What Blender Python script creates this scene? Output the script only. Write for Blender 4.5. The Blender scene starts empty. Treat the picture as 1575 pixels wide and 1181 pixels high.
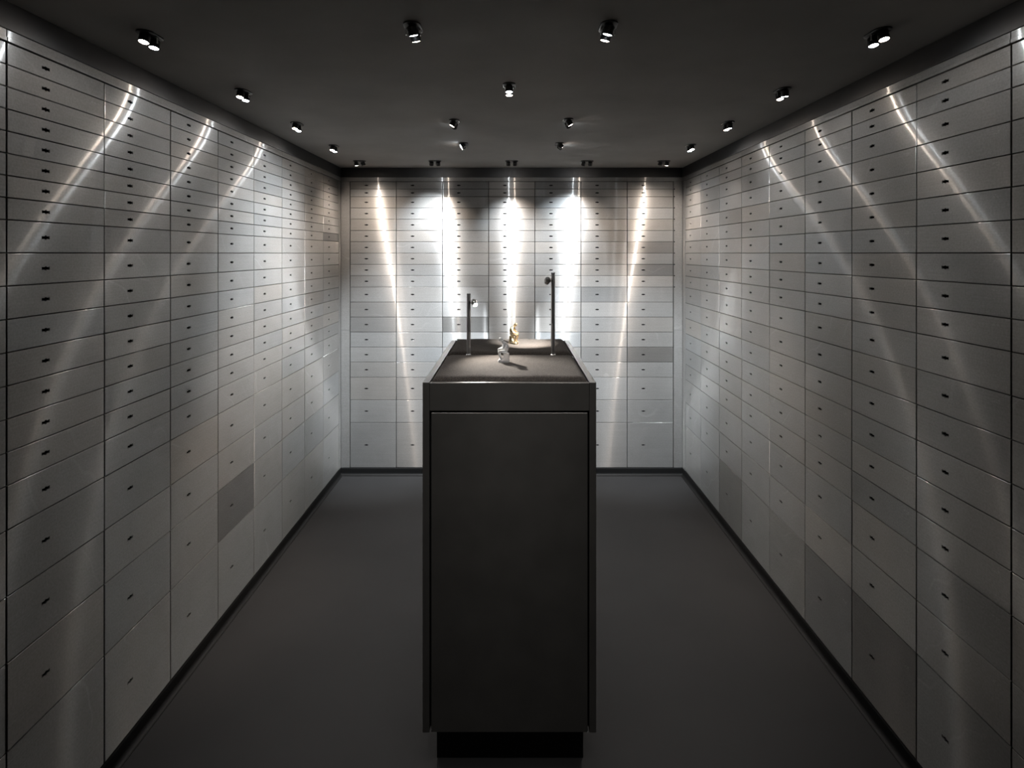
import bpy, bmesh, math, random
from mathutils import Vector, Matrix, Euler
from mathutils.geometry import tessellate_polygon

random.seed(11)
scene = bpy.context.scene
COL = scene.collection

# ---------------------------------------------------------------- dimensions (metres)
EYE = 1.735
F_PX = 866.0
CX, CY = 787.0, 389.3            # vanishing point of the room's long axis in the photograph
HALF = 1.337                     # side wall door faces
BACK = 4.400                     # back wall door faces
CEIL = 2.402
U = 0.0294                       # height unit of the deposit boxes
TOP = EYE + 0.559                # top of the uppermost boxes
BOT = TOP - 76 * U
STRIP = EYE + 0.5925
FRONT_Y = -0.9                   # wall behind the camera

# ---------------------------------------------------------------- materials
def new_mat(name):
    m = bpy.data.materials.new(name); m.use_nodes = True
    nt = m.node_tree; nt.nodes.clear()
    return m, nt, nt.nodes, nt.links

def simple(name, col, rough=0.5, metal=0.0, spec=0.5, bump=None, mottled=None, **kw):
    m, nt, N, L = new_mat(name)
    out = N.new('ShaderNodeOutputMaterial'); b = N.new('ShaderNodeBsdfPrincipled')
    b.inputs['Base Color'].default_value = (*col, 1); b.inputs['Roughness'].default_value = rough
    b.inputs['Metallic'].default_value = metal; b.inputs['Specular IOR Level'].default_value = spec
    for k, v in kw.items():
        b.inputs[k.replace('_', ' ')].default_value = v
    L.new(b.outputs[0], out.inputs[0])
    geo = N.new('ShaderNodeNewGeometry')
    if mottled:
        sc, amt = mottled
        n = N.new('ShaderNodeTexNoise'); n.inputs['Scale'].default_value = sc; n.inputs['Detail'].default_value = 6
        L.new(geo.outputs['Position'], n.inputs['Vector'])
        mp = N.new('ShaderNodeMapRange'); mp.inputs['From Min'].default_value = .3; mp.inputs['From Max'].default_value = .7
        mp.inputs['To Min'].default_value = 1 - amt; mp.inputs['To Max'].default_value = 1 + amt
        L.new(n.outputs['Fac'], mp.inputs['Value'])
        mul = N.new('ShaderNodeVectorMath'); mul.operation = 'SCALE'; mul.inputs[0].default_value = col
        L.new(mp.outputs[0], mul.inputs['Scale']); L.new(mul.outputs[0], b.inputs['Base Color'])
    if bump:
        sc, st, dist = bump
        n = N.new('ShaderNodeTexNoise'); n.inputs['Scale'].default_value = sc; n.inputs['Detail'].default_value = 4
        L.new(geo.outputs['Position'], n.inputs['Vector'])
        bp = N.new('ShaderNodeBump'); bp.inputs['Strength'].default_value = st; bp.inputs['Distance'].default_value = dist
        L.new(n.outputs['Fac'], bp.inputs['Height']); L.new(bp.outputs[0], b.inputs['Normal'])
    return m

STEEL = (0.355, 0.350, 0.341)
def steel(name, tint=None):
    """Brushed steel: brushing runs level, so a lamp draws an upright streak. tint: 'object' (object colour), 'attr' (mesh colour) or None."""
    m, nt, N, L = new_mat(name)
    out = N.new('ShaderNodeOutputMaterial')
    geo = N.new('ShaderNodeNewGeometry')
    tan = N.new('ShaderNodeVectorMath'); tan.operation = 'CROSS_PRODUCT'
    L.new(geo.outputs['Normal'], tan.inputs[0]); tan.inputs[1].default_value = (0.0001, 0.0002, 1)
    # brushing lines
    pos = N.new('ShaderNodeVectorMath'); pos.operation = 'MULTIPLY'; pos.inputs[1].default_value = (3, 3, 420)
    L.new(geo.outputs['Position'], pos.inputs[0])
    br = N.new('ShaderNodeTexNoise'); br.inputs['Scale'].default_value = 1; br.inputs['Detail'].default_value = 3
    L.new(pos.outputs[0], br.inputs['Vector'])
    # patina: big soft blotches and fine speckle
    oi = N.new('ShaderNodeObjectInfo')
    off = N.new('ShaderNodeVectorMath'); off.operation = 'ADD'
    sc9 = N.new('ShaderNodeMath'); sc9.operation = 'MULTIPLY'; sc9.inputs[1].default_value = 40
    L.new(oi.outputs['Random'], sc9.inputs[0]); L.new(geo.outputs['Position'], off.inputs[0]); L.new(sc9.outputs[0], off.inputs[1])
    pat = N.new('ShaderNodeTexNoise'); pat.inputs['Scale'].default_value = 5.5; pat.inputs['Detail'].default_value = 8; pat.inputs['Roughness'].default_value = .62
    pat.inputs['Distortion'].default_value = .6
    L.new(off.outputs[0], pat.inputs['Vector'])
    fin = N.new('ShaderNodeTexNoise'); fin.inputs['Scale'].default_value = 160; fin.inputs['Detail'].default_value = 3
    L.new(geo.outputs['Position'], fin.inputs['Vector'])
    # long curved scratches
    scr = N.new('ShaderNodeTexWave'); scr.wave_type = 'RINGS'; scr.inputs['Scale'].default_value = 2.2; scr.inputs['Distortion'].default_value = 14
    scr.inputs['Detail'].default_value = 3; scr.inputs['Detail Scale'].default_value = .8
    L.new(off.outputs[0], scr.inputs['Vector'])
    smp = N.new('ShaderNodeMapRange'); smp.inputs['From Min'].default_value = .985; smp.inputs['From Max'].default_value = 1.0
    L.new(scr.outputs['Fac'], smp.inputs['Value'])
    def mr(src, a, b, lo=.3, hi=.7):
        n = N.new('ShaderNodeMapRange'); n.inputs['From Min'].default_value = lo; n.inputs['From Max'].default_value = hi
        n.inputs['To Min'].default_value = a; n.inputs['To Max'].default_value = b; L.new(src, n.inputs['Value']); return n.outputs[0]
    def mth(op, a, b):
        n = N.new('ShaderNodeMath'); n.operation = op
        for i, v in enumerate((a, b)):
            if isinstance(v, (int, float)): n.inputs[i].default_value = v
            else: L.new(v, n.inputs[i])
        return n.outputs[0]
    shade = mth('MULTIPLY', mth('MULTIPLY', mr(pat.outputs['Fac'], .95, 1.05), mr(br.outputs['Fac'], .94, 1.05)), mr(fin.outputs['Fac'], .90, 1.10))
    msk = N.new('ShaderNodeTexNoise'); msk.inputs['Scale'].default_value = 3.1; msk.inputs['Detail'].default_value = 1
    L.new(off.outputs[0], msk.inputs['Vector'])
    shade = mth('ADD', shade, mth('MULTIPLY', mth('MULTIPLY', smp.outputs[0], mr(msk.outputs['Fac'], 0, 1, .56, .68)), .14))
    colv = N.new('ShaderNodeVectorMath'); colv.operation = 'SCALE'; colv.inputs[0].default_value = STEEL
    if tint == 'object':
        src = oi.outputs['Color']
    elif tint == 'attr':
        at = N.new('ShaderNodeAttribute'); at.attribute_name = 'tint'; src = at.outputs['Color']
    else:
        src = None
    if src is not None:
        tm = N.new('ShaderNodeVectorMath'); tm.operation = 'MULTIPLY'; tm.inputs[1].default_value = STEEL
        L.new(src, tm.inputs[0]); L.new(tm.outputs[0], colv.inputs[0])
    L.new(shade, colv.inputs['Scale'])
    a = N.new('ShaderNodeBsdfAnisotropic'); a.distribution = 'GGX'          # tight streak
    a.inputs['Anisotropy'].default_value = .89
    L.new(mr(pat.outputs['Fac'], .205, .195), a.inputs['Roughness'])
    b = N.new('ShaderNodeBsdfAnisotropic'); b.distribution = 'GGX'          # broad sheen
    b.inputs['Anisotropy'].default_value = .25; b.inputs['Roughness'].default_value = .72
    d = N.new('ShaderNodeBsdfDiffuse')
    dk = N.new('ShaderNodeVectorMath'); dk.operation = 'SCALE'; dk.inputs['Scale'].default_value = .85
    L.new(colv.outputs[0], dk.inputs[0])
    c = N.new('ShaderNodeBsdfAnisotropic'); c.distribution = 'GGX'          # soft upright glow around the streak
    c.inputs['Anisotropy'].default_value = .74
    L.new(mr(pat.outputs['Fac'], .50, .465), c.inputs['Roughness'])
    for s in (a, b, c):
        L.new(colv.outputs[0], s.inputs['Color']); L.new(tan.outputs[0], s.inputs['Tangent'])
    L.new(dk.outputs[0], d.inputs['Color'])
    m1 = N.new('ShaderNodeMixShader'); m1.inputs[0].default_value = .25
    m0 = N.new('ShaderNodeMixShader'); m0.inputs[0].default_value = .64
    L.new(a.outputs[0], m0.inputs[1]); L.new(c.outputs[0], m0.inputs[2])
    L.new(m0.outputs[0], m1.inputs[1]); L.new(b.outputs[0], m1.inputs[2])
    m2 = N.new('ShaderNodeMixShader'); m2.inputs[0].default_value = .22
    L.new(m1.outputs[0], m2.inputs[1]); L.new(d.outputs[0], m2.inputs[2])
    L.new(m2.outputs[0], out.inputs[0])
    return m

def emit(name, col, strength):
    m, nt, N, L = new_mat(name)
    out = N.new('ShaderNodeOutputMaterial'); e = N.new('ShaderNodeEmission')
    e.inputs[0].default_value = (*col, 1); e.inputs[1].default_value = strength
    L.new(e.outputs[0], out.inputs[0]); return m

WARM, COOL = (1.0, .85, .73), (.87, .94, 1.0)
M = dict(
    door=steel('brushed_steel_door', 'object'), rest=steel('brushed_steel_doors', 'attr'), steel=steel('brushed_steel_trim'),
    key=simple('keyhole_black', (.002, .002, .002), 1.0, spec=0.0),
    stamp=simple('stamped_marks', (.5, .49, .47), .6, .6),
    carcass=simple('carcass_dark', (.035, .034, .033), .6, .3),
    band=simple('band_black_paint', (.008, .008, .0085), .5, mottled=(14, .25)),
    base=simple('skirting_black', (.004, .004, .004), .6, spec=.2),
    floor=simple('floor_rubber', (.019, .019, .0195), .62, spec=.25, bump=(260, .08, .002), mottled=(2.2, .16)),
    ceil=simple('ceiling_paint', (.47, .455, .432), .75, spec=.3, bump=(120, .15, .003), mottled=(3.0, .10)),
    rear=simple('rear_wall_paint', (.05, .05, .05), .7),
    bronze=simple('pedestal_dark_metal', (.10, .097, .091), .33, .40, spec=.8, mottled=(9, .10)),
    plinth=simple('plinth_black', (.006, .006, .006), .5),
    felt=simple('grey_felt', (.052, .045, .040), .95, spec=.1, bump=(500, .7, .003), mottled=(230, .6), Sheen_Weight=.12, Sheen_Roughness=.5),
    lampblack=simple('lamp_black', (.012, .012, .012), .38),
    chrome=simple('lamp_chrome', (.75, .75, .75), .22, 1.0),
    gunmetal=simple('post_gunmetal', (.34, .335, .33), .42, .7),
    gold=simple('polished_gold', (.80, .66, .43), .20, 1.0),
    glass=simple('clear_glass', (.95, .96, .97), .22, Transmission_Weight=.66, IOR=1.46),
    lens_warm=emit('lens_warm', WARM, 16), lens_cool=emit('lens_cool', COOL, 18), lens_warm_low=emit('lens_warm_low', WARM, 9), lens_cool_low=emit('lens_cool_low', COOL, 10),
    lens_off=simple('lens_unlit', (.08, .08, .085), .15),
    lens_desk=emit('lens_desk', (1, .93, .85), 60),
)

# ---------------------------------------------------------------- mesh helpers
def finish(bm, name, mats, smooth=None):
    me = bpy.data.meshes.new(name); bm.to_mesh(me); bm.free()
    for m in (mats if isinstance(mats, (list, tuple)) else [mats]):
        me.materials.append(M[m])
    if smooth is not None:
        for p in me.polygons: p.use_smooth = True
        if smooth < 180:
            me.set_sharp_from_angle(angle=math.radians(smooth))
    return me

def link(name, me, parent=None, loc=(0, 0, 0), rot=None):
    o = bpy.data.objects.new(name, me); COL.objects.link(o)
    o.location = loc
    if rot is not None: o.rotation_euler = rot
    if parent is not None: o.parent = parent
    return o

def tag(o, label=None, cat=None, group=None, kind=None):
    if label: o['label'] = label
    if cat: o['category'] = cat
    if group: o['group'] = group
    if kind: o['kind'] = kind
    return o

def box(bm, x0, x1, y0, y1, z0, z1, bev=0.0, seg=1, mi=0):
    r = bmesh.ops.create_cube(bm, size=1.0)
    bmesh.ops.transform(bm, matrix=Matrix.Translation(((x0+x1)/2, (y0+y1)/2, (z0+z1)/2)) @ Matrix.Diagonal((x1-x0, y1-y0, z1-z0, 1)), verts=r['verts'])
    fs = {f for v in r['verts'] for f in v.link_faces}
    for f in fs: f.material_index = mi
    if bev > 0:
        es = list({e for v in r['verts'] for e in v.link_edges})
        bmesh.ops.bevel(bm, geom=es, offset=bev, segments=seg, profile=.5, affect='EDGES')
    return bm

def boxes(name, mat, *bs, bev=.0008, seg=1, smooth=None):
    bm = bmesh.new()
    for b in bs: box(bm, *b, bev=bev, seg=seg)
    return finish(bm, name, mat, smooth)

def lathe(bm, prof, seg=24, mi=0, mat=None):
    """Revolve (r, z) pairs about z; closed at r=0 ends."""
    rings = []
    for r, z in prof:
        if r < 1e-7:
            rings.append([bm.verts.new((0, 0, z))])
        else:
            rings.append([bm.verts.new((r*math.cos(2*math.pi*k/seg), r*math.sin(2*math.pi*k/seg), z)) for k in range(seg)])
    fs = []
    for a, b in zip(rings, rings[1:]):
        for k in range(seg):
            k2 = (k+1) % seg
            va = [a[k % len(a)]] + ([a[k2]] if len(a) > 1 else [])
            vb = ([b[k2]] if len(b) > 1 else []) + [b[k % len(b)]]
            if len(va)+len(vb) >= 3:
                fs.append(bm.faces.new(va+vb))
    for f in fs: f.material_index = mi
    vs = [v for r in rings for v in r]
    bmesh.ops.recalc_face_normals(bm, faces=fs)
    if mat is not None: bmesh.ops.transform(bm, matrix=mat, verts=vs)
    return vs

def aim(d):
    """Rotation whose local -Z points along d."""
    return Vector(d).normalized().to_track_quat('-Z', 'Y').to_euler()

# ---------------------------------------------------------------- the room
def struct(name, me, parent=None):
    return tag(link(name, me, parent), kind='structure')

T = .15
struct('floor', boxes('floor', 'floor', (-HALF-T, HALF+T, FRONT_Y-T, BACK+T, -.1, 0), bev=0))
struct('ceiling', boxes('ceiling', 'ceil', (-HALF-T, HALF+T, FRONT_Y-T, BACK+T, CEIL, CEIL+.1), bev=0))
D = .021                                                          # depth of the door slabs
struct('wall_left', boxes('wall_left', 'carcass', (-HALF-T, -HALF-D, FRONT_Y, BACK+T, 0, CEIL), bev=0))
struct('wall_right', boxes('wall_right', 'carcass', (HALF+D, HALF+T, FRONT_Y, BACK+T, 0, CEIL), bev=0))
struct('wall_back', boxes('wall_back', 'carcass', (-HALF-D, HALF+D, BACK+D, BACK+T, 0, CEIL), bev=0))
struct('wall_front', boxes('wall_front', 'rear', (-HALF-T, HALF+T, FRONT_Y-T, FRONT_Y, 0, CEIL), bev=0))

# black painted band between the steel and the ceiling
b_ = .004
struct('trim_1', boxes('trim_1', 'band', (-HALF-D, -HALF+b_, FRONT_Y, BACK, STRIP, CEIL), bev=.0015))
struct('trim_2', boxes('trim_2', 'band', (HALF-b_, HALF+D, FRONT_Y, BACK, STRIP, CEIL), bev=.0015))
struct('trim_3', boxes('trim_3', 'band', (-HALF, HALF, BACK-b_, BACK+D, STRIP, CEIL), bev=.0015))

# steel strip above the boxes: a flat upper half and a slightly proud lower lip, with butt joints
def strip_run(a, b, cuts, fn):
    e = [a] + cuts + [b]; g = .0008; out = []
    for p, q in zip(e, e[1:]):
        out.append(fn(p+g, q-g))
    return out
zl, zm = TOP+.0025, TOP+.013
def L_(p, q): return (-HALF-D, -HALF+.001, p, q, zm, STRIP-.0005)
def L2(p, q): return (-HALF-D, -HALF+.003, p, q, zl, zm)
def R_(p, q): return (HALF-.001, HALF+D, p, q, zm, STRIP-.0005)
def R2(p, q): return (HALF-.003, HALF+D, p, q, zl, zm)
def B_(p, q): return (p, q, BACK-.001, BACK+D, zm, STRIP-.0005)
def B2(p, q): return (p, q, BACK-.003, BACK+D, zl, zm)
cl, cr, cb = [.06, 1.49, 3.28], [.06, 1.507, 3.27], [-.90, .90]
struct('trim_4', boxes('trim_4', 'steel', *strip_run(FRONT_Y, BACK, cl, L_), *strip_run(FRONT_Y, BACK, cl, L2)))
struct('trim_5', boxes('trim_5', 'steel', *strip_run(FRONT_Y, BACK, cr, R_), *strip_run(FRONT_Y, BACK, cr, R2)))
struct('trim_6', boxes('trim_6', 'steel', *strip_run(-HALF, HALF, cb, B_), *strip_run(-HALF, HALF, cb, B2)))

# upright filler strips in the corners
LEFT0, PL = 1.491, .358          # first full column on the left wall, pitch
RIGHT0, PR = 1.507, .3535
BACK0, PB = -1.262, .3608
le, re_ = LEFT0+8*PL, RIGHT0+8*PR
struct('trim_7', boxes('trim_7', 'steel', (-HALF-D, -HALF+.002, le+.002, BACK-.001, BOT, TOP), bev=.001))
struct('trim_8', boxes('trim_8', 'steel', (HALF-.002, HALF+D, re_+.002, BACK-.001, BOT, TOP), bev=.001))
zj = EYE-.60
be = BACK0+7*PB
struct('trim_9', boxes('trim_9', 'steel', (-HALF+.003, BACK0-.0035, BACK-.002, BACK+D, BOT, zj-.0006), (-HALF+.003, BACK0-.0035, BACK-.002, BACK+D, zj+.0006, TOP), bev=.0012))
t10 = struct('trim_10', boxes('trim_10', 'steel', (be+.0035, HALF-.003, BACK-.002, BACK+D, BOT, zj-.0006), (be+.0035, HALF-.003, BACK-.002, BACK+D, zj+.0006, TOP), bev=.0012))
bm = bmesh.new()
z = TOP
for n in [2, 2] + [3]*8:
    z -= n*U
    lathe(bm, [(0, .001), (.0045, .001), (.0045, -.004), (0, -.004)], 12, mat=Matrix.Translation((be+.007, BACK-.0025, z)) @ Matrix.Rotation(math.pi/2, 4, 'X'))
tag(link('hinge_pin', finish(bm, 'hinge_pin', 'key'), t10), kind='structure')

# black skirting with a coved foot
def skirting(name, length, mat):
    prof = [(0, .002), (.002, .002)] if False else None
    bm = bmesh.new()
    pts = [(0.02, 0.0), (-.020, 0.0), (-.020, .002)]
    for k in range(1, 7):
        a = math.pi/2*k/6
        pts.append((-.020+.018*math.sin(a), .002+.018*(1-math.cos(a))))
    pts += [(-.002, BOT-.008), (.0005, BOT-.002), (.02, BOT-.002)]
    va = [bm.verts.new((0, p, q)) for p, q in pts]; vb = [bm.verts.new((length, p, q)) for p, q in pts]
    n = len(pts)
    for i in range(n):
        j = (i+1) % n; bm.faces.new((va[i], va[j], vb[j], vb[i]))
    bm.faces.new(va); bm.faces.new(vb)
    bmesh.ops.recalc_face_normals(bm, faces=bm.faces[:])
    bmesh.ops.transform(bm, matrix=mat, verts=bm.verts[:])
    struct(name, finish(bm, name, 'base'))
# profile axis p points into the wall
skirting('baseboard_back', 2*HALF, Matrix.Translation((-HALF, BACK, 0)))
skirting('baseboard_left', BACK-FRONT_Y, Matrix.Translation((-HALF, FRONT_Y, 0)) @ Matrix.Rotation(math.pi/2, 4, 'Z'))
skirting('baseboard_right', BACK-FRONT_Y, Matrix.Translation((HALF, BACK, 0)) @ Matrix.Rotation(-math.pi/2, 4, 'Z'))

# ---------------------------------------------------------------- deposit boxes
SLOT_T = [(-.0130, .0034), (-.0056, .0027), (-.0040, .0027), (-.0028, .0040), (-.001, .0047), (.001, .0047), (.0028, .0040), (.0040, .0027), (.0056, .0027), (.0130, .0034)]
SLOT_T = [(x*1.06, y*1.35) for x, y in SLOT_T]
SLOT = SLOT_T + [(x, -y) for x, y in reversed(SLOT_T)]

door_cache, N_ = {}, {}
def door_mesh(w, h):
    """Door slab, front at y=0 facing -y, centred, with a bow-tie key slot cut through at 35 % of the width."""
    k = (round(w, 4), round(h, 4))
    if k in door_cache: return door_cache[k]
    bm = bmesh.new()
    hw, hh, b = w/2-.0022, h/2-.0016, .0009
    kx = -.15*w
    def loop(x, z, y): return [bm.verts.new((sx*x, y, sz*z)) for sx, sz in ((-1, -1), (1, -1), (1, 1), (-1, 1))]
    f0 = loop(hw-b, hh-b, 0); f1 = loop(hw, hh, b); f2 = loop(hw, hh, .020)
    s0 = [bm.verts.new((kx+x, 0, z)) for x, z in SLOT]; s1 = [bm.verts.new((kx+x, .020, z)) for x, z in SLOT]
    for A, B in ((f0, f1), (f1, f2)):
        for i in range(4):
            j = (i+1) % 4; bm.faces.new((A[i], A[j], B[j], B[i]))
    n = len(SLOT)
    for i in range(n):
        j = (i+1) % n; bm.faces.new((s0[i], s0[j], s1[j], s1[i]))
    for outer, inner in ((f0, s0), (f2, s1)):
        vs = outer+inner
        for t in tessellate_polygon([[Vector((v.co.x, v.co.z, 0)) for v in outer], [Vector((v.co.x, v.co.z, 0)) for v in inner]]):
            bm.faces.new([vs[i] for i in t])
    bmesh.ops.recalc_face_normals(bm, faces=bm.faces[:])
    door_cache[k] = finish(bm, 'door', 'door'); return door_cache[k]

def key_mesh():
    bm = bmesh.new(); s = .97
    a = [bm.verts.new((x*s, .0040, z*s)) for x, z in SLOT]; b = [bm.verts.new((x*s, .018, z*s)) for x, z in SLOT]
    n = len(SLOT)
    for i in range(n):
        j = (i+1) % n; bm.faces.new((a[i], a[j], b[j], b[i]))
    bm.faces.new(a); bm.faces.new(b)
    bmesh.ops.recalc_face_normals(bm, faces=bm.faces[:])
    return finish(bm, 'keyhole', 'key')
KEY = key_mesh()

def stamp_mesh(seed):
    """A faint, worn cluster of punched dots."""
    r = random.Random(seed); bm = bmesh.new()
    for g in range(3):
        for i in range(3):
            for j in range(4):
                if r.random() < .36:
                    x, zz = g*.008+i*.0022, j*.0026
                    lathe(bm, [(0, .0002), (.0007, .0001), (.0007, -.0002)], 6, mat=Matrix.Translation((x-.011, 0, zz-.004)) @ Matrix.Rotation(math.pi/2, 4, 'X'))
    return finish(bm, 'stamped_number', 'stamp')
STAMPS = [stamp_mesh(s) for s in range(4)]

ORD = 'zeroth first second third fourth fifth sixth seventh eighth ninth tenth eleventh twelfth thirteenth fourteenth fifteenth sixteenth seventeenth eighteenth nineteenth twentieth twenty-first'.split()
SIZE = {2: 'flat narrow steel deposit box', 3: 'low steel deposit box', 4: 'mid-height steel deposit box', 6: 'tall steel deposit box', 8: 'extra tall steel deposit box', 12: 'big square steel deposit box'}
ROWS_L = [2]*8+[3]*8+[4]+[6]*2+[8]+[12]
ROWS_R = [2]*2+[3]*8+[4]*6+[6]*2+[12]

def proj(p):
    d = max(p.y, .05)
    return CX+F_PX*p.x/d, CY+F_PX*(EYE-p.z)/d
def hidden(u, v):
    if 650 <= u <= 917 and v >= 586: return True
    if 519 <= v < 586:
        t = (v-519)/67.0
        return 697-47*t <= u <= 878+39*t
    return False
def seen_area(corner, ex, ez, nx=10, nz=6):
    """Picture area of the part of a door that the photograph shows."""
    tot = 0.0
    for i in range(nx):
        for j in range(nz):
            c = corner+ex*((i+.5)/nx)+ez*((j+.5)/nz)
            if c.y < .3: continue
            u, v = proj(c)
            if not (0 <= u <= 1575 and 0 <= v <= 1181) or hidden(u, v): continue
            a = proj(corner+ex*(i/nx)+ez*(j/nz)); b = proj(corner+ex*((i+1)/nx)+ez*(j/nz)); d = proj(corner+ex*(i/nx)+ez*((j+1)/nz))
            tot += abs((b[0]-a[0])*(d[1]-a[1])-(b[1]-a[1])*(d[0]-a[0]))
    return tot

DARK = {('left', 8, 8): .62, ('left', 4, 20): .60, ('left', 8, 1): .80, ('left', 8, 2): .8, ('left', 8, 3): .82, ('left', 2, 9): .8, ('left', 2, 8): .88,
        ('right', 2, 19): .55, ('right', 6, 19): .72, ('right', 3, 19): .72, ('right', 1, 19): .8, ('right', 7, 4): .78, ('right', 7, 3): .85, ('right', 6, 5): .8,
        ('back', 7, 15): .60, ('back', 7, 7): .72, ('back', 7, 9): .70, ('back', 3, 13): .45, ('back', 6, 11): .75, ('back', 1, 12): .80, ('back', 1, 13): .76,
        ('back', 6, 15): .82, ('back', 3, 1): .7, ('back', 3, 2): .8, ('back', 5, 1): .7}
LIGHT = {('right', 5, 4): 1.15, ('back', 7, 10): 1.12, ('back', 6, 10): 1.1, ('right', 5, 8): 1.1}
SPEC = []
for wall, rows, cols in (('left', ROWS_L, range(-2, 9)), ('right', ROWS_R, range(-2, 9)), ('back', ROWS_R, range(1, 8))):
    for c in cols:
        z = TOP
        for r, n in enumerate(rows, 1):
            h = n*U; zc = z-h/2; z -= h
            if wall == 'left':
                y0 = LEFT0+(c-1)*PL; w = PL
                ctr = Vector((-HALF, y0+w/2, zc)); rz = math.pi/2; ex = Vector((0, w, 0))
                k = 9-c; where = f'{ORD[k]} column from the back corner, left wall'
            elif wall == 'right':
                y0 = RIGHT0+(c-1)*PR; w = PR
                ctr = Vector((HALF, y0+w/2, zc)); rz = -math.pi/2; ex = Vector((0, -w, 0))
                k = 9-c; where = f'{ORD[k]} column from the back corner, right wall'
            else:
                w = PB; ctr = Vector((BACK0+(c-.5)*w, BACK, zc)); rz = 0.0; ex = Vector((w, 0, 0))
                where = f'{ORD[c]} column from the left, back wall'
            t = DARK.get((wall, c, r)) or LIGHT.get((wall, c, r)) or 1+random.gauss(0, .04)
            warm = random.gauss(0, .012)
            corner = ctr-ex/2-Vector((0, 0, h/2))
            SPEC.append(dict(wall=wall, c=c, r=r, n=n, w=w, h=h, ctr=ctr, rz=rz, tint=(t*(1+warm), t, t*(1-warm), 1), dark=t < .74,
                             area=seen_area(corner, ex, Vector((0, 0, h))), where=where,
                             jit=(random.gauss(0, .0005), random.gauss(0, .0011), random.gauss(0, .0008))))
def place(s):
    nrm = Matrix.Rotation(s['rz'], 4, 'Z') @ Vector((0, 1, 0))
    loc = s['ctr']+nrm*(abs(s['jit'][0])*.9)
    return loc, Euler((s['jit'][2], 0, s['rz']+s['jit'][1]))

order = sorted(SPEC, key=lambda s: -s['area'])
big, rest = order[:300], order[300:]
for s in big:
    loc, rot = place(s)
    o = bpy.data.objects.new('safe_deposit_box', None); COL.objects.link(o)
    o.empty_display_size = .03; o.location = loc; o.rotation_euler = rot
    nm = SIZE[s['n']]
    if s['dark']: nm = 'darker ' + nm.replace('steel ', '').replace('extra ', '').replace('big ', '')
    tag(o, f"{nm}, {ORD[s['r']]} from top, {s['where']}", 'deposit box', 'steel safe deposit boxes lining the walls')
    d = link('door', door_mesh(s['w'], s['h']), o); d.color = s['tint']
    link('keyhole', KEY, o, (-.15*s['w'], 0, 0))
    if s['wall'] != 'back' and s['c'] in (1, 2, 3) and not (s['r']*7+s['c']*3) % 4 == 0:
        zz = min(s['h']*.28, s['h']/2-.017)
        link('stamped_number', STAMPS[(s['r']+s['c']) % 4], o, (.37*s['w'], -.0001, zz))

bm = bmesh.new(); lay = bm.loops.layers.float_color.new('tint')
for s in rest:
    loc, rot = place(s)
    mw = Matrix.Translation(loc) @ rot.to_matrix().to_4x4()
    for me, mi, off in ((door_mesh(s['w'], s['h']), 0, 0), (KEY, 1, -.15*s['w'])):
        nv, nf = len(bm.verts), len(bm.faces)
        bm.from_mesh(me); bm.verts.ensure_lookup_table(); bm.faces.ensure_lookup_table()
        bmesh.ops.transform(bm, matrix=mw @ Matrix.Translation((off, 0, 0)), verts=bm.verts[nv:])
        for f in bm.faces[nf:]:
            f.material_index = mi
            for lp in f.loops: lp[lay] = s['tint']
o = link('safe_deposit_boxes', finish(bm, 'safe_deposit_boxes', ['rest', 'key']))
tag(o, 'remaining small steel deposit boxes in the far columns and along the photo edges', 'deposit boxes', kind='stuff')

# ---------------------------------------------------------------- ceiling spotlights
def plate_mesh():
    bm = bmesh.new(); n = 14; R, H = .0255, .021
    ring = [(R*math.cos(a), (H if math.sin(a) >= 0 else -H)+R*math.sin(a)) for a in [math.pi*2*(k+.5)/(2*n) for k in range(2*n)]]
    lv = [(1, 0), (1, -.004), (.93, -.0055)]
    rs = [[bm.verts.new((x*s, y*s, z)) for x, y in ring] for s, z in lv]
    m = len(ring)
    for A, B in zip(rs, rs[1:]):
        for i in range(m):
            j = (i+1) % m; bm.faces.new((A[i], A[j], B[j], B[i]))
    bm.faces.new(rs[0]); bm.faces.new(rs[-1])
    bmesh.ops.recalc_face_normals(bm, faces=bm.faces[:])
    return finish(bm, 'mounting_plate', 'lampblack', 40)
PLATE = plate_mesh()
def head_mesh():
    bm = bmesh.new()
    lathe(bm, [(0, .006), (.011, .006), (.0148, .003), (.0152, 0), (.0152, -.008), (.0145, -.0085), (.0145, -.0095), (.0152, -.010), (.0152, -.0205), (.0147, -.0215), (.0132, -.0215), (.0130, -.018), (0, -.018)], 24)
    return finish(bm, 'lamp_head', 'lampblack', 35)
HEAD = head_mesh()
def lens_mesh(name, mat):
    bm = bmesh.new()
    lathe(bm, [(.0128, -.0185), (.0128, -.0206), (.0105, -.0218), (.006, -.0226), (0, -.0229)], 20)
    return finish(bm, name, mat, 60)
LENS_OFF = lens_mesh('lens', 'lens_off')
LENS_WL, LENS_CL = lens_mesh('lens', 'lens_warm_low'), lens_mesh('lens', 'lens_cool_low')
LENS_W, LENS_C = lens_mesh('lens', 'lens_warm'), lens_mesh('lens', 'lens_cool')
def clip_mesh():
    bm = bmesh.new()
    box(bm, -.003, .003, -.0012, .0012, -.020, 0, .0005)
    box(bm, -.003, .003, -.0012, .0055, -.003, -.0005, .0005)
    return finish(bm, 'clip', 'chrome')
CLIP = clip_mesh()

K = 1.0
def spot_data(name, col, energy, deg, blend):
    l = bpy.data.lights.new(name, 'SPOT'); l.energy = energy; l.color = col
    l.spot_size = math.radians(deg); l.spot_blend = blend; l.shadow_soft_size = .008
    return l

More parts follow.
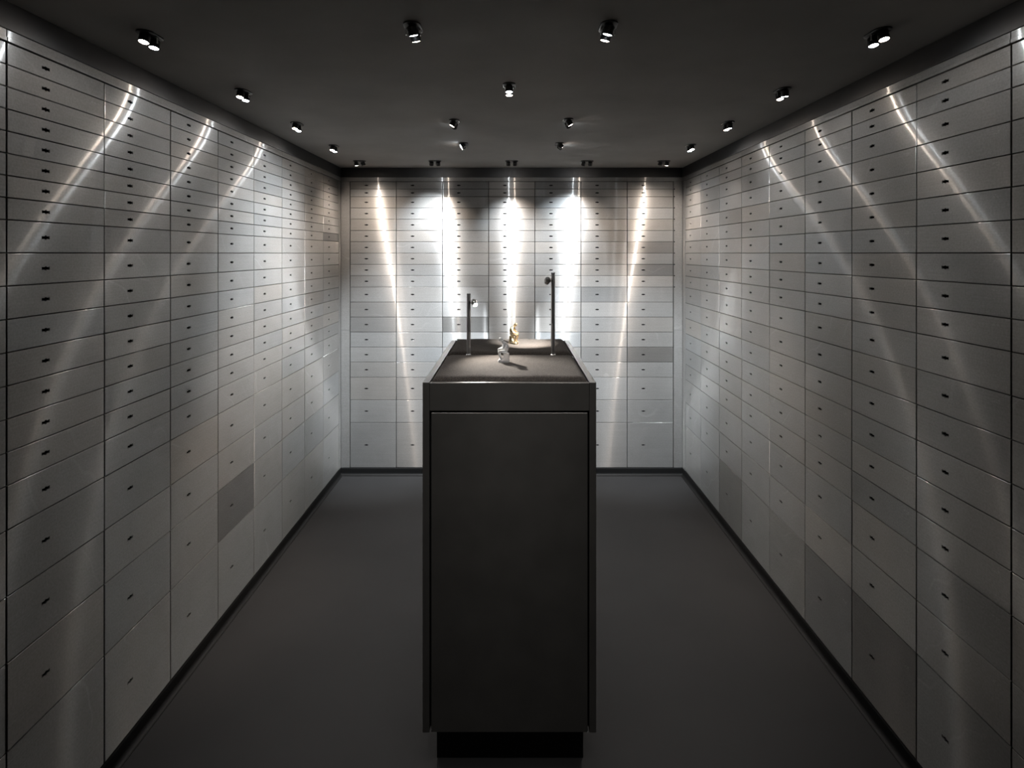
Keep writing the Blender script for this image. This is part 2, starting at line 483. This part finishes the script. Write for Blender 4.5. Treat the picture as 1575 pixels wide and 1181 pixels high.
def ceiling_spot(x, y, along, aims, label, energy=(6, 6), deg=70, blend=.6, swap=False):
    o = bpy.data.objects.new('ceiling_spotlight', None); COL.objects.link(o); o.location = (x, y, CEIL); o.empty_display_size = .03
    tag(o, label, 'ceiling light', 'black twin-headed spotlights on the ceiling')
    rz = 0 if along == 'Y' else math.pi/2
    link('mounting_plate', PLATE, o, (0, 0, 0), (0, 0, rz))
    ax = Vector((0, 1, 0)) if along == 'Y' else Vector((1, 0, 0))
    side = Vector((ax.y, ax.x, 0))
    for s in (1, -1):
        link('clip', CLIP, o, (ax*0.002*s+side*.0205*s)+Vector((0, 0, -.0055)), (0, 0, (0 if along == 'Y' else math.pi/2)+(math.pi/2 if s > 0 else -math.pi/2)))
    for i, s in enumerate((-1, 1)):
        cool = (i == 0) != swap
        d = Vector(aims[i]).normalized()
        bright = abs(x) > 1 and y < 4
        h = link('lamp_head', HEAD, o, ax*.0235*s+Vector((0, 0, -.0125)), aim(d))
        link('lens', ((LENS_C if cool else LENS_W) if bright else (LENS_CL if cool else LENS_WL)) if energy[i] > 0 else LENS_OFF, h)
        if energy[i] > 0:
            ld = spot_data('spot_beam', COOL if cool else WARM, energy[i]*K, deg, blend)
            link('spot_beam', ld, h, (0, 0, -.0242))
            if abs(x) > 1 or y > 4:                                # wide glare of the bare light source
                lg = spot_data('lens_glare', COOL if cool else WARM, (.46 if y < 4 else .22)*K, 177, .7); lg.shadow_soft_size = .0025
                link('lens_glare', lg, h, (0, 0, -.0246))
    return o

XS = 1.105
EN = [(.2, .2), (.5, .5), (3.0, 3.0), (6.0, 6.0)]
rowname = ['first', 'second', 'third', 'fourth', 'fifth']
for i, y in enumerate((1.72, 2.32, 2.90, 3.50)):
    ceiling_spot(-XS, y, 'Y', [(-.05, -.24, -1), (-.05, -.16, -1)], f'black twin ceiling spotlight, {rowname[i]} from the front in the row beside the left wall', energy=EN[i], deg=104, blend=1, swap=True)
    one = i in (1, 2)
    ceiling_spot(XS, y-.02, 'Y', [(.06, .16, -1) if one else (.05, -.24, -1), (.05, -.16, -1)], f'black twin ceiling spotlight, {rowname[i]} from the front in the row beside the right wall', energy=EN[i], deg=104, blend=1, swap=not one)
ceiling_spot(-1.10, 4.07, 'X', [(.10, .15, -1), (.3, .15, -1)], 'black twin ceiling spotlight in the left back corner, one lens lit', swap=True, energy=(20, 0), deg=136, blend=1)
ceiling_spot(-.555, 4.07, 'X', [(-.15, .54, -1), (.0, .52, -1)], 'black twin ceiling spotlight, second from the left in the row before the back wall', energy=(44, 16), deg=74, blend=1)
ceiling_spot(0, 4.07, 'X', [(-.03, .46, -1), (.04, .46, -1)], 'black twin ceiling spotlight, third from the left in the row before the back wall', energy=(27, 20), deg=70, blend=1)
ceiling_spot(.545, 4.07, 'X', [(-.21, .50, -1), (-.03, .50, -1)], 'black twin ceiling spotlight, fourth from the left in the row before the back wall', energy=(46, 15), deg=74, blend=1)
ceiling_spot(1.10, 4.07, 'X', [(-.3, .15, -1), (-.10, .15, -1)], 'black twin ceiling spotlight in the right back corner, one lens lit', energy=(0, 20), deg=136, blend=1)
ceiling_spot(-.29, 1.66, 'Y', [(.20, .32, -1), (.18, .34, -1)], 'black twin ceiling spotlight with hidden lenses, above the front of the pedestal, left of centre', energy=(.6, .6), deg=60, blend=1)
ceiling_spot(.283, 1.655, 'Y', [(-.25, .20, -1), (-.22, .20, -1)], 'black twin ceiling spotlight, above the front of the pedestal, right of centre', energy=(.6, .6), deg=60, blend=1)
ceiling_spot(-.01, 2.24, 'Y', [(0, -.10, -1), (0, -.08, -1)], 'single centred black twin ceiling spotlight above the middle of the pedestal', energy=(.6, .6), deg=74, blend=1)
ceiling_spot(-.288, 2.84, 'Y', [(-.62, .02, -1), (-.66, 1.55, -1.60)], 'black twin ceiling spotlight above the pedestal back end, left of centre', energy=(44, 210), deg=46, blend=1, swap=True)
ceiling_spot(.282, 2.82, 'Y', [(.62, .10, -1), (.66, 1.55, -1.60)], 'black twin ceiling spotlight above the pedestal back end, right of centre', energy=(30, 210), deg=46, blend=1, swap=True)
ceiling_spot(-.289, 3.43, 'Y', [(-1.05, -.26, -.66), (-1.05, .05, -.80)], 'black ceiling spotlight tilted towards the left wall, behind the pedestal', energy=(72, 36), deg=58, blend=.9)
ceiling_spot(.289, 3.43, 'Y', [(1.05, .20, -.75), (1.05, .52, -.66)], 'black ceiling spotlight tilted towards the right wall, behind the pedestal', energy=(12, 30), deg=60, blend=.9, swap=True)
for sx, nm in ((-1, 'left'), (1, 'right')):
    ceiling_spot(.288*sx, 1.08, 'Y', [(0, .60, -1), (0, .55, -1)], f'black twin ceiling spotlight before the pedestal, {nm} of its centre', energy=(5.0, 5.0), deg=50, blend=1)

# ---------------------------------------------------------------- pedestal
PX, PT, PB_ = .2915, EYE-.434, .125
PY0, PY1 = 1.89, 2.805
PXC = (783.5-CX)/458.2
ped = bpy.data.objects.new('display_pedestal', None); COL.objects.link(ped); ped.location = (PXC, PY0, 0)
tag(ped, 'tall dark bronze metal display pedestal standing in the middle of the floor', 'pedestal')
def pp(name, mat, *bs, bev=.001): return link(name, boxes(name, mat, *bs, bev=bev), ped)
t = .0228; dp = PY1-PY0
zdr = PT-.096
pp('side_panel', 'bronze', (-PX, -PX+t, 0, dp, PB_, PT))
pp('side_panel', 'bronze', (PX-t, PX, 0, dp, PB_, PT))
pp('front_panel', 'bronze', (-PX+t+.0005, PX-t-.0005, .0004, .018, zdr, PT-.0008), bev=.0016)
pp('door', 'bronze', (-PX+t+.0062, PX-t-.0062, .0008, .020, PB_+.001, zdr-.0062), bev=.0014)
pp('back_panel', 'bronze', (-PX+t+.0005, PX-t-.0005, dp-.018, dp-.0004, PB_, PT-.0008))
pp('carcass', 'plinth', (-PX+t, PX-t, .024, dp-.019, PB_+.003, PT-.030), bev=0)
pp('plinth', 'plinth', (-.2495, .2535, .046, dp-.046, 0, PB_+.004), bev=.001)
pp('lamp_bar', 'bronze', (-PX+t+.0005, PX-t-.0005, .4625, .5015, PT-.030, PT-.004))

def cushion(y0, y1, label):
    bm = bmesh.new()
    nx, ny = 36, 28; x0, x1 = -PX+t+.002, PX-t-.002
    top = PT+.014; R = .030
    def prof(dist):
        if dist >= R: return 0.0
        k = 1-dist/R
        return (1-math.sqrt(max(0, 1-k*k)))
    def ease(s):                       # denser samples near the rims
        return .5-.5*math.cos(math.pi*s)
    g = {}
    rc = .012
    for i in range(nx+1):
        for j in range(ny+1):
            x = x0+(x1-x0)*ease(i/nx); y = y0+(y1-y0)*ease(j/ny)
            dd = min(x-x0, x1-x, y-y0, y1-y)
            g[i, j] = bm.verts.new((x, y, top-.026*prof(dd)+.002*math.sin(x*31+y*9)*math.sin(y*23)*min(1, dd/R)))
    for i in range(nx):
        for j in range(ny):
            bm.faces.new((g[i, j], g[i+1, j], g[i+1, j+1], g[i, j+1]))
    bd = [g[i, 0] for i in range(nx+1)]+[g[nx, j] for j in range(1, ny+1)]+[g[i, ny] for i in range(nx-1, -1, -1)]+[g[0, j] for j in range(ny-1, 0, -1)]
    lo = [bm.verts.new((v.co.x, v.co.y, PT-.0295)) for v in bd]
    n = len(bd)
    for i in range(n):
        j = (i+1) % n; bm.faces.new((bd[j], bd[i], lo[i], lo[j]))
    bm.faces.new(lo)
    bmesh.ops.recalc_face_normals(bm, faces=bm.faces[:])
    bmesh.ops.translate(bm, vec=(PXC, 0, 0), verts=bm.verts[:])
    return tag(link('felt_cushion', finish(bm, 'felt_cushion', 'felt', 70)), label, 'cushion', 'grey felt cushions on the pedestal')
cushion(PY0+.0195, 2.350, 'dark grey felt cushion on the front half of the pedestal, under the glass figurine')
cushion(2.394, PY1-.020, 'dark grey felt cushion on the rear half of the pedestal, under the gold figurine')

# post lamps standing between the cushions
def post_lamp(x, ztop, label, ball, direction, energy, deg):
    y = 2.372
    o = bpy.data.objects.new('post_lamp', None); COL.objects.link(o); o.location = (x, y, PT-.004)
    tag(o, label, 'lamp', 'post lamps on the pedestal')
    bm = bmesh.new(); lathe(bm, [(0, 0), (.0155, 0), (.0155, .0035), (.0125, .008), (.0095, .014), (0, .014)], 28)
    link('flange', finish(bm, 'flange', 'chrome', 35), o)
    hgt = ztop-(PT-.004)
    bm = bmesh.new(); lathe(bm, [(0, .012), (.0083, .012), (.0083, hgt-.006), (.0080, hgt-.0055), (.0080, hgt-.0045), (.0083, hgt-.004), (.0083, hgt-.001), (.0075, hgt), (0, hgt)], 24)
    link('post', finish(bm, 'post', 'gunmetal', 35), o)
    sx = 1 if ball[0] > x else -1
    bm = bmesh.new(); box(bm, -.0011, .0011, -.0012, .0004, hgt*.40, hgt-.03, .0003)
    link('cable_slot', finish(bm, 'cable_slot', 'key'), o, (sx*.0030, -.0078, 0))
    b = Vector(ball)-Vector(o.location)
    d = Vector(direction).normalized()
    bm = bmesh.new()
    pr = [(0, .0135)]+[(.0135*math.sin(a), .0135*math.cos(a)) for a in [math.pi*k/16 for k in range(1, 10)]]+[(.0128, -.005), (.0105, -.010), (.0098, -.0165), (.0088, -.0168), (.0085, -.0145), (0, -.0145)]
    lathe(bm, pr, 28)
    h = link('lamp_head', finish(bm, 'lamp_head', 'chrome' if sx > 0 else 'gunmetal', 40), o, b, aim(d))
    bm = bmesh.new(); lathe(bm, [(.0086, -.0150), (.0086, -.0165), (.006, -.0182), (0, -.019)], 20)
    link('lens', finish(bm, 'lens', 'lens_desk', 60), h)
    bm = bmesh.new(); v = b-Vector((0, 0, b.z)); L = v.length
    lathe(bm, [(0, 0), (.0040, 0), (.0040, L-.004), (0, L-.004)], 14)
    link('knuckle', finish(bm, 'knuckle', 'gunmetal', 35), o, (0, 0, b.z), Vector((v.x, v.y, 0)).to_track_quat('Z', 'Y').to_euler())
    ld = spot_data('desk_beam', (1, .93, .85), energy*K, deg, 1.0); ld.shadow_soft_size = .004
    link('desk_beam', ld, h, (0, 0, -.0205))
    return o
post_lamp(-.181, EYE-.170, 'shorter post lamp with lit bulb, standing between the cushions, left of the figurines', (-.1585, 2.362, EYE-.206), (.125, -.20, -.185), 8.0, 88)
post_lamp(.174, EYE-.0815, 'taller post lamp turned away, standing between the cushions, right of the figurines', (.1515, 2.376, EYE-.114), (-.080, .245, -.306), 26.0, 46)

# ---------------------------------------------------------------- figurines: a plain seated figure resting its forearms on its knees
def figure_mesh(name, mat):
    c = .01
    joints = [(.75, 0, 4.0, .95), (.95, 0, 5.2, .88), (.72, 0, 6.4, 1.0), (.15, 0, 7.35, .92), (-.35, 0, 7.95, .45), (-.70, 0, 8.35, .45)]
    vs = [(x, y, z) for x, y, z, r in joints]; rad = [r for *_, r in joints]
    es = [(i, i+1) for i in range(5)]
    def chain(root, pts):
        p = root
        for x, y, z, r in pts:
            vs.append((x, y, z)); rad.append(r); es.append((p, len(vs)-1)); p = len(vs)-1
    for s in (-1, 1):
        chain(0, [(.35, .62*s, 3.95, .78), (-.6, .72*s, 4.2, .66), (-1.6, .72*s, 4.35, .52), (-1.45, .70*s, 3.3, .50), (-1.15, .68*s, 2.2, .42), (-.95, .66*s, 1.15, .32), (-1.45, .70*s, .92, .30), (-1.85, .72*s, .85, .22)])
        chain(3, [(.25, .95*s, 7.3, .52), (-.05, 1.25*s, 6.4, .42), (-.35, 1.30*s, 5.5, .38), (-1.0, 1.0*s, 5.25, .32), (-1.65, .62*s, 5.05, .27), (-2.0, .45*s, 4.75, .22)])
    me = bpy.data.meshes.new('tmp'); me.from_pydata([(x*c, y*c, z*c) for x, y, z in vs], es, [])
    ob = bpy.data.objects.new('tmp', me); COL.objects.link(ob)
    sk = ob.modifiers.new('s', 'SKIN'); sk.use_smooth_shade = True
    ob.modifiers.new('d', 'SUBSURF').levels = 2
    for i, r in enumerate(rad):
        me.skin_vertices[0].data[i].radius = (r*c, r*c)
    me.skin_vertices[0].data[0].use_root = True
    bpy.context.view_layer.update()
    ev = ob.evaluated_get(bpy.context.evaluated_depsgraph_get())
    m2 = bpy.data.meshes.new_from_object(ev); m2.name = name
    bpy.data.objects.remove(ob)
    # head: an egg with brow, nose, chin and ears, tilted down towards the hands
    bm = bmesh.new(); bm.from_mesh(m2); n0 = len(bm.verts)
    bmesh.ops.create_icosphere(bm, subdivisions=3, radius=1.0)
    bm.verts.ensure_lookup_table()
    for v in bm.verts[n0:]:
        x, y, z = v.co
        f = max(0.0, -x)
        q = Vector((x*.72-(.10*math.exp(-((z+.05)/.22)**2-(y/.20)**2))*2.0*f-(.08*math.exp(-((z+.70)/.2)**2-(y/.3)**2))*f+.07*math.exp(-((z-.12)/.14)**2-((abs(y)-.35)/.18)**2)*f,
                    y*.58+(.10 if y > 0 else -.10)*math.exp(-((z-.0)/.22)**2-((x-.05)/.2)**2)*(abs(y) > .8), z*.88))
        q = Matrix.Rotation(-.42, 3, 'Y') @ q
        v.co = (q+Vector((-.92, 0, 8.72)))*c
    bm.to_mesh(m2); bm.free()
    m2.materials.clear(); m2.materials.append(M[mat])
    for p in m2.polygons: p.use_smooth = True
    return m2
def seat_mesh(name, mat):
    """The rough block the figure sits on, with a flat base."""
    bm = bmesh.new(); n = 20; r = random.Random(5)
    lv = [(0, 1.95, 1.35, 0), (.75, 1.9, 1.3, 0), (.95, 1.65, 1.15, .05), (1.6, 1.15, 1.05, .65), (2.6, .98, 1.0, .82), (3.3, .92, .98, .85), (3.7, .70, .75, .85)]
    rs = []
    for z, a, b, ox in lv:
        ring = []
        for k in range(n):
            t_ = 2*math.pi*k/n; j = 1 if z < .9 else 1+r.uniform(-.07, .07)
            cx_, sx_ = math.cos(t_), math.sin(t_)
            q = (abs(cx_)**3+abs(sx_)**3)**(-1/3)
            ring.append(bm.verts.new(((ox-.05+a*q*cx_*j)*.01, b*q*sx_*j*.01, z*.01)))
        rs.append(ring)
    for A, B in zip(rs, rs[1:]):
        for i in range(n):
            j = (i+1) % n; bm.faces.new((A[i], A[j], B[j], B[i]))
    bm.faces.new(rs[0]); bm.faces.new(rs[-1]); bmesh.ops.recalc_face_normals(bm, faces=bm.faces[:])
    return finish(bm, name, mat, 50)
def figurine(name, mat, loc, rz, label, s):
    o = bpy.data.objects.new(name, None); COL.objects.link(o); o.location = loc; o.rotation_euler = (0, 0, rz); o.scale = (s*1.17, s*1.05, s)
    tag(o, label, 'figurine', 'seated figurines on the cushions')
    link('seated_figure', figure_mesh('seated_figure', mat), o)
    link('rock_seat', seat_mesh('rock_seat', mat), o)
    return o
figurine('glass_figurine', 'glass', (-.030, 2.172, PT+.0135), math.radians(4), 'clear glass seated figurine hunched forward on the front felt cushion', 1.0)
figurine('gold_figurine', 'gold', (.008, 2.610, PT+.0135), math.radians(150), 'shiny gold seated figurine on the rear felt cushion', 1.03)

# ---------------------------------------------------------------- camera, world, view
cam = bpy.data.cameras.new('camera'); co = bpy.data.objects.new('camera', cam); COL.objects.link(co)
co.location = (0, 0, EYE); co.rotation_euler = (math.pi/2, 0, 0)
cam.sensor_width = 36; cam.lens = F_PX/1575*36
cam.shift_x = (787.5-CX)/1575; cam.shift_y = -(590.5-CY)/1575
cam.clip_start = .02
scene.camera = co
scene.cycles.caustics_refractive = False
scene.cycles.caustics_reflective = False
w = bpy.data.worlds.new('world'); scene.world = w; w.use_nodes = True
w.node_tree.nodes['Background'].inputs[0].default_value = (0, 0, 0, 1)
w.node_tree.nodes['Background'].inputs[1].default_value = 0
vs_ = scene.view_settings
vs_.view_transform = 'Standard'; vs_.look = 'None'; vs_.gamma = 1.0; vs_.exposure = 1.70; vs_.use_curve_mapping = False
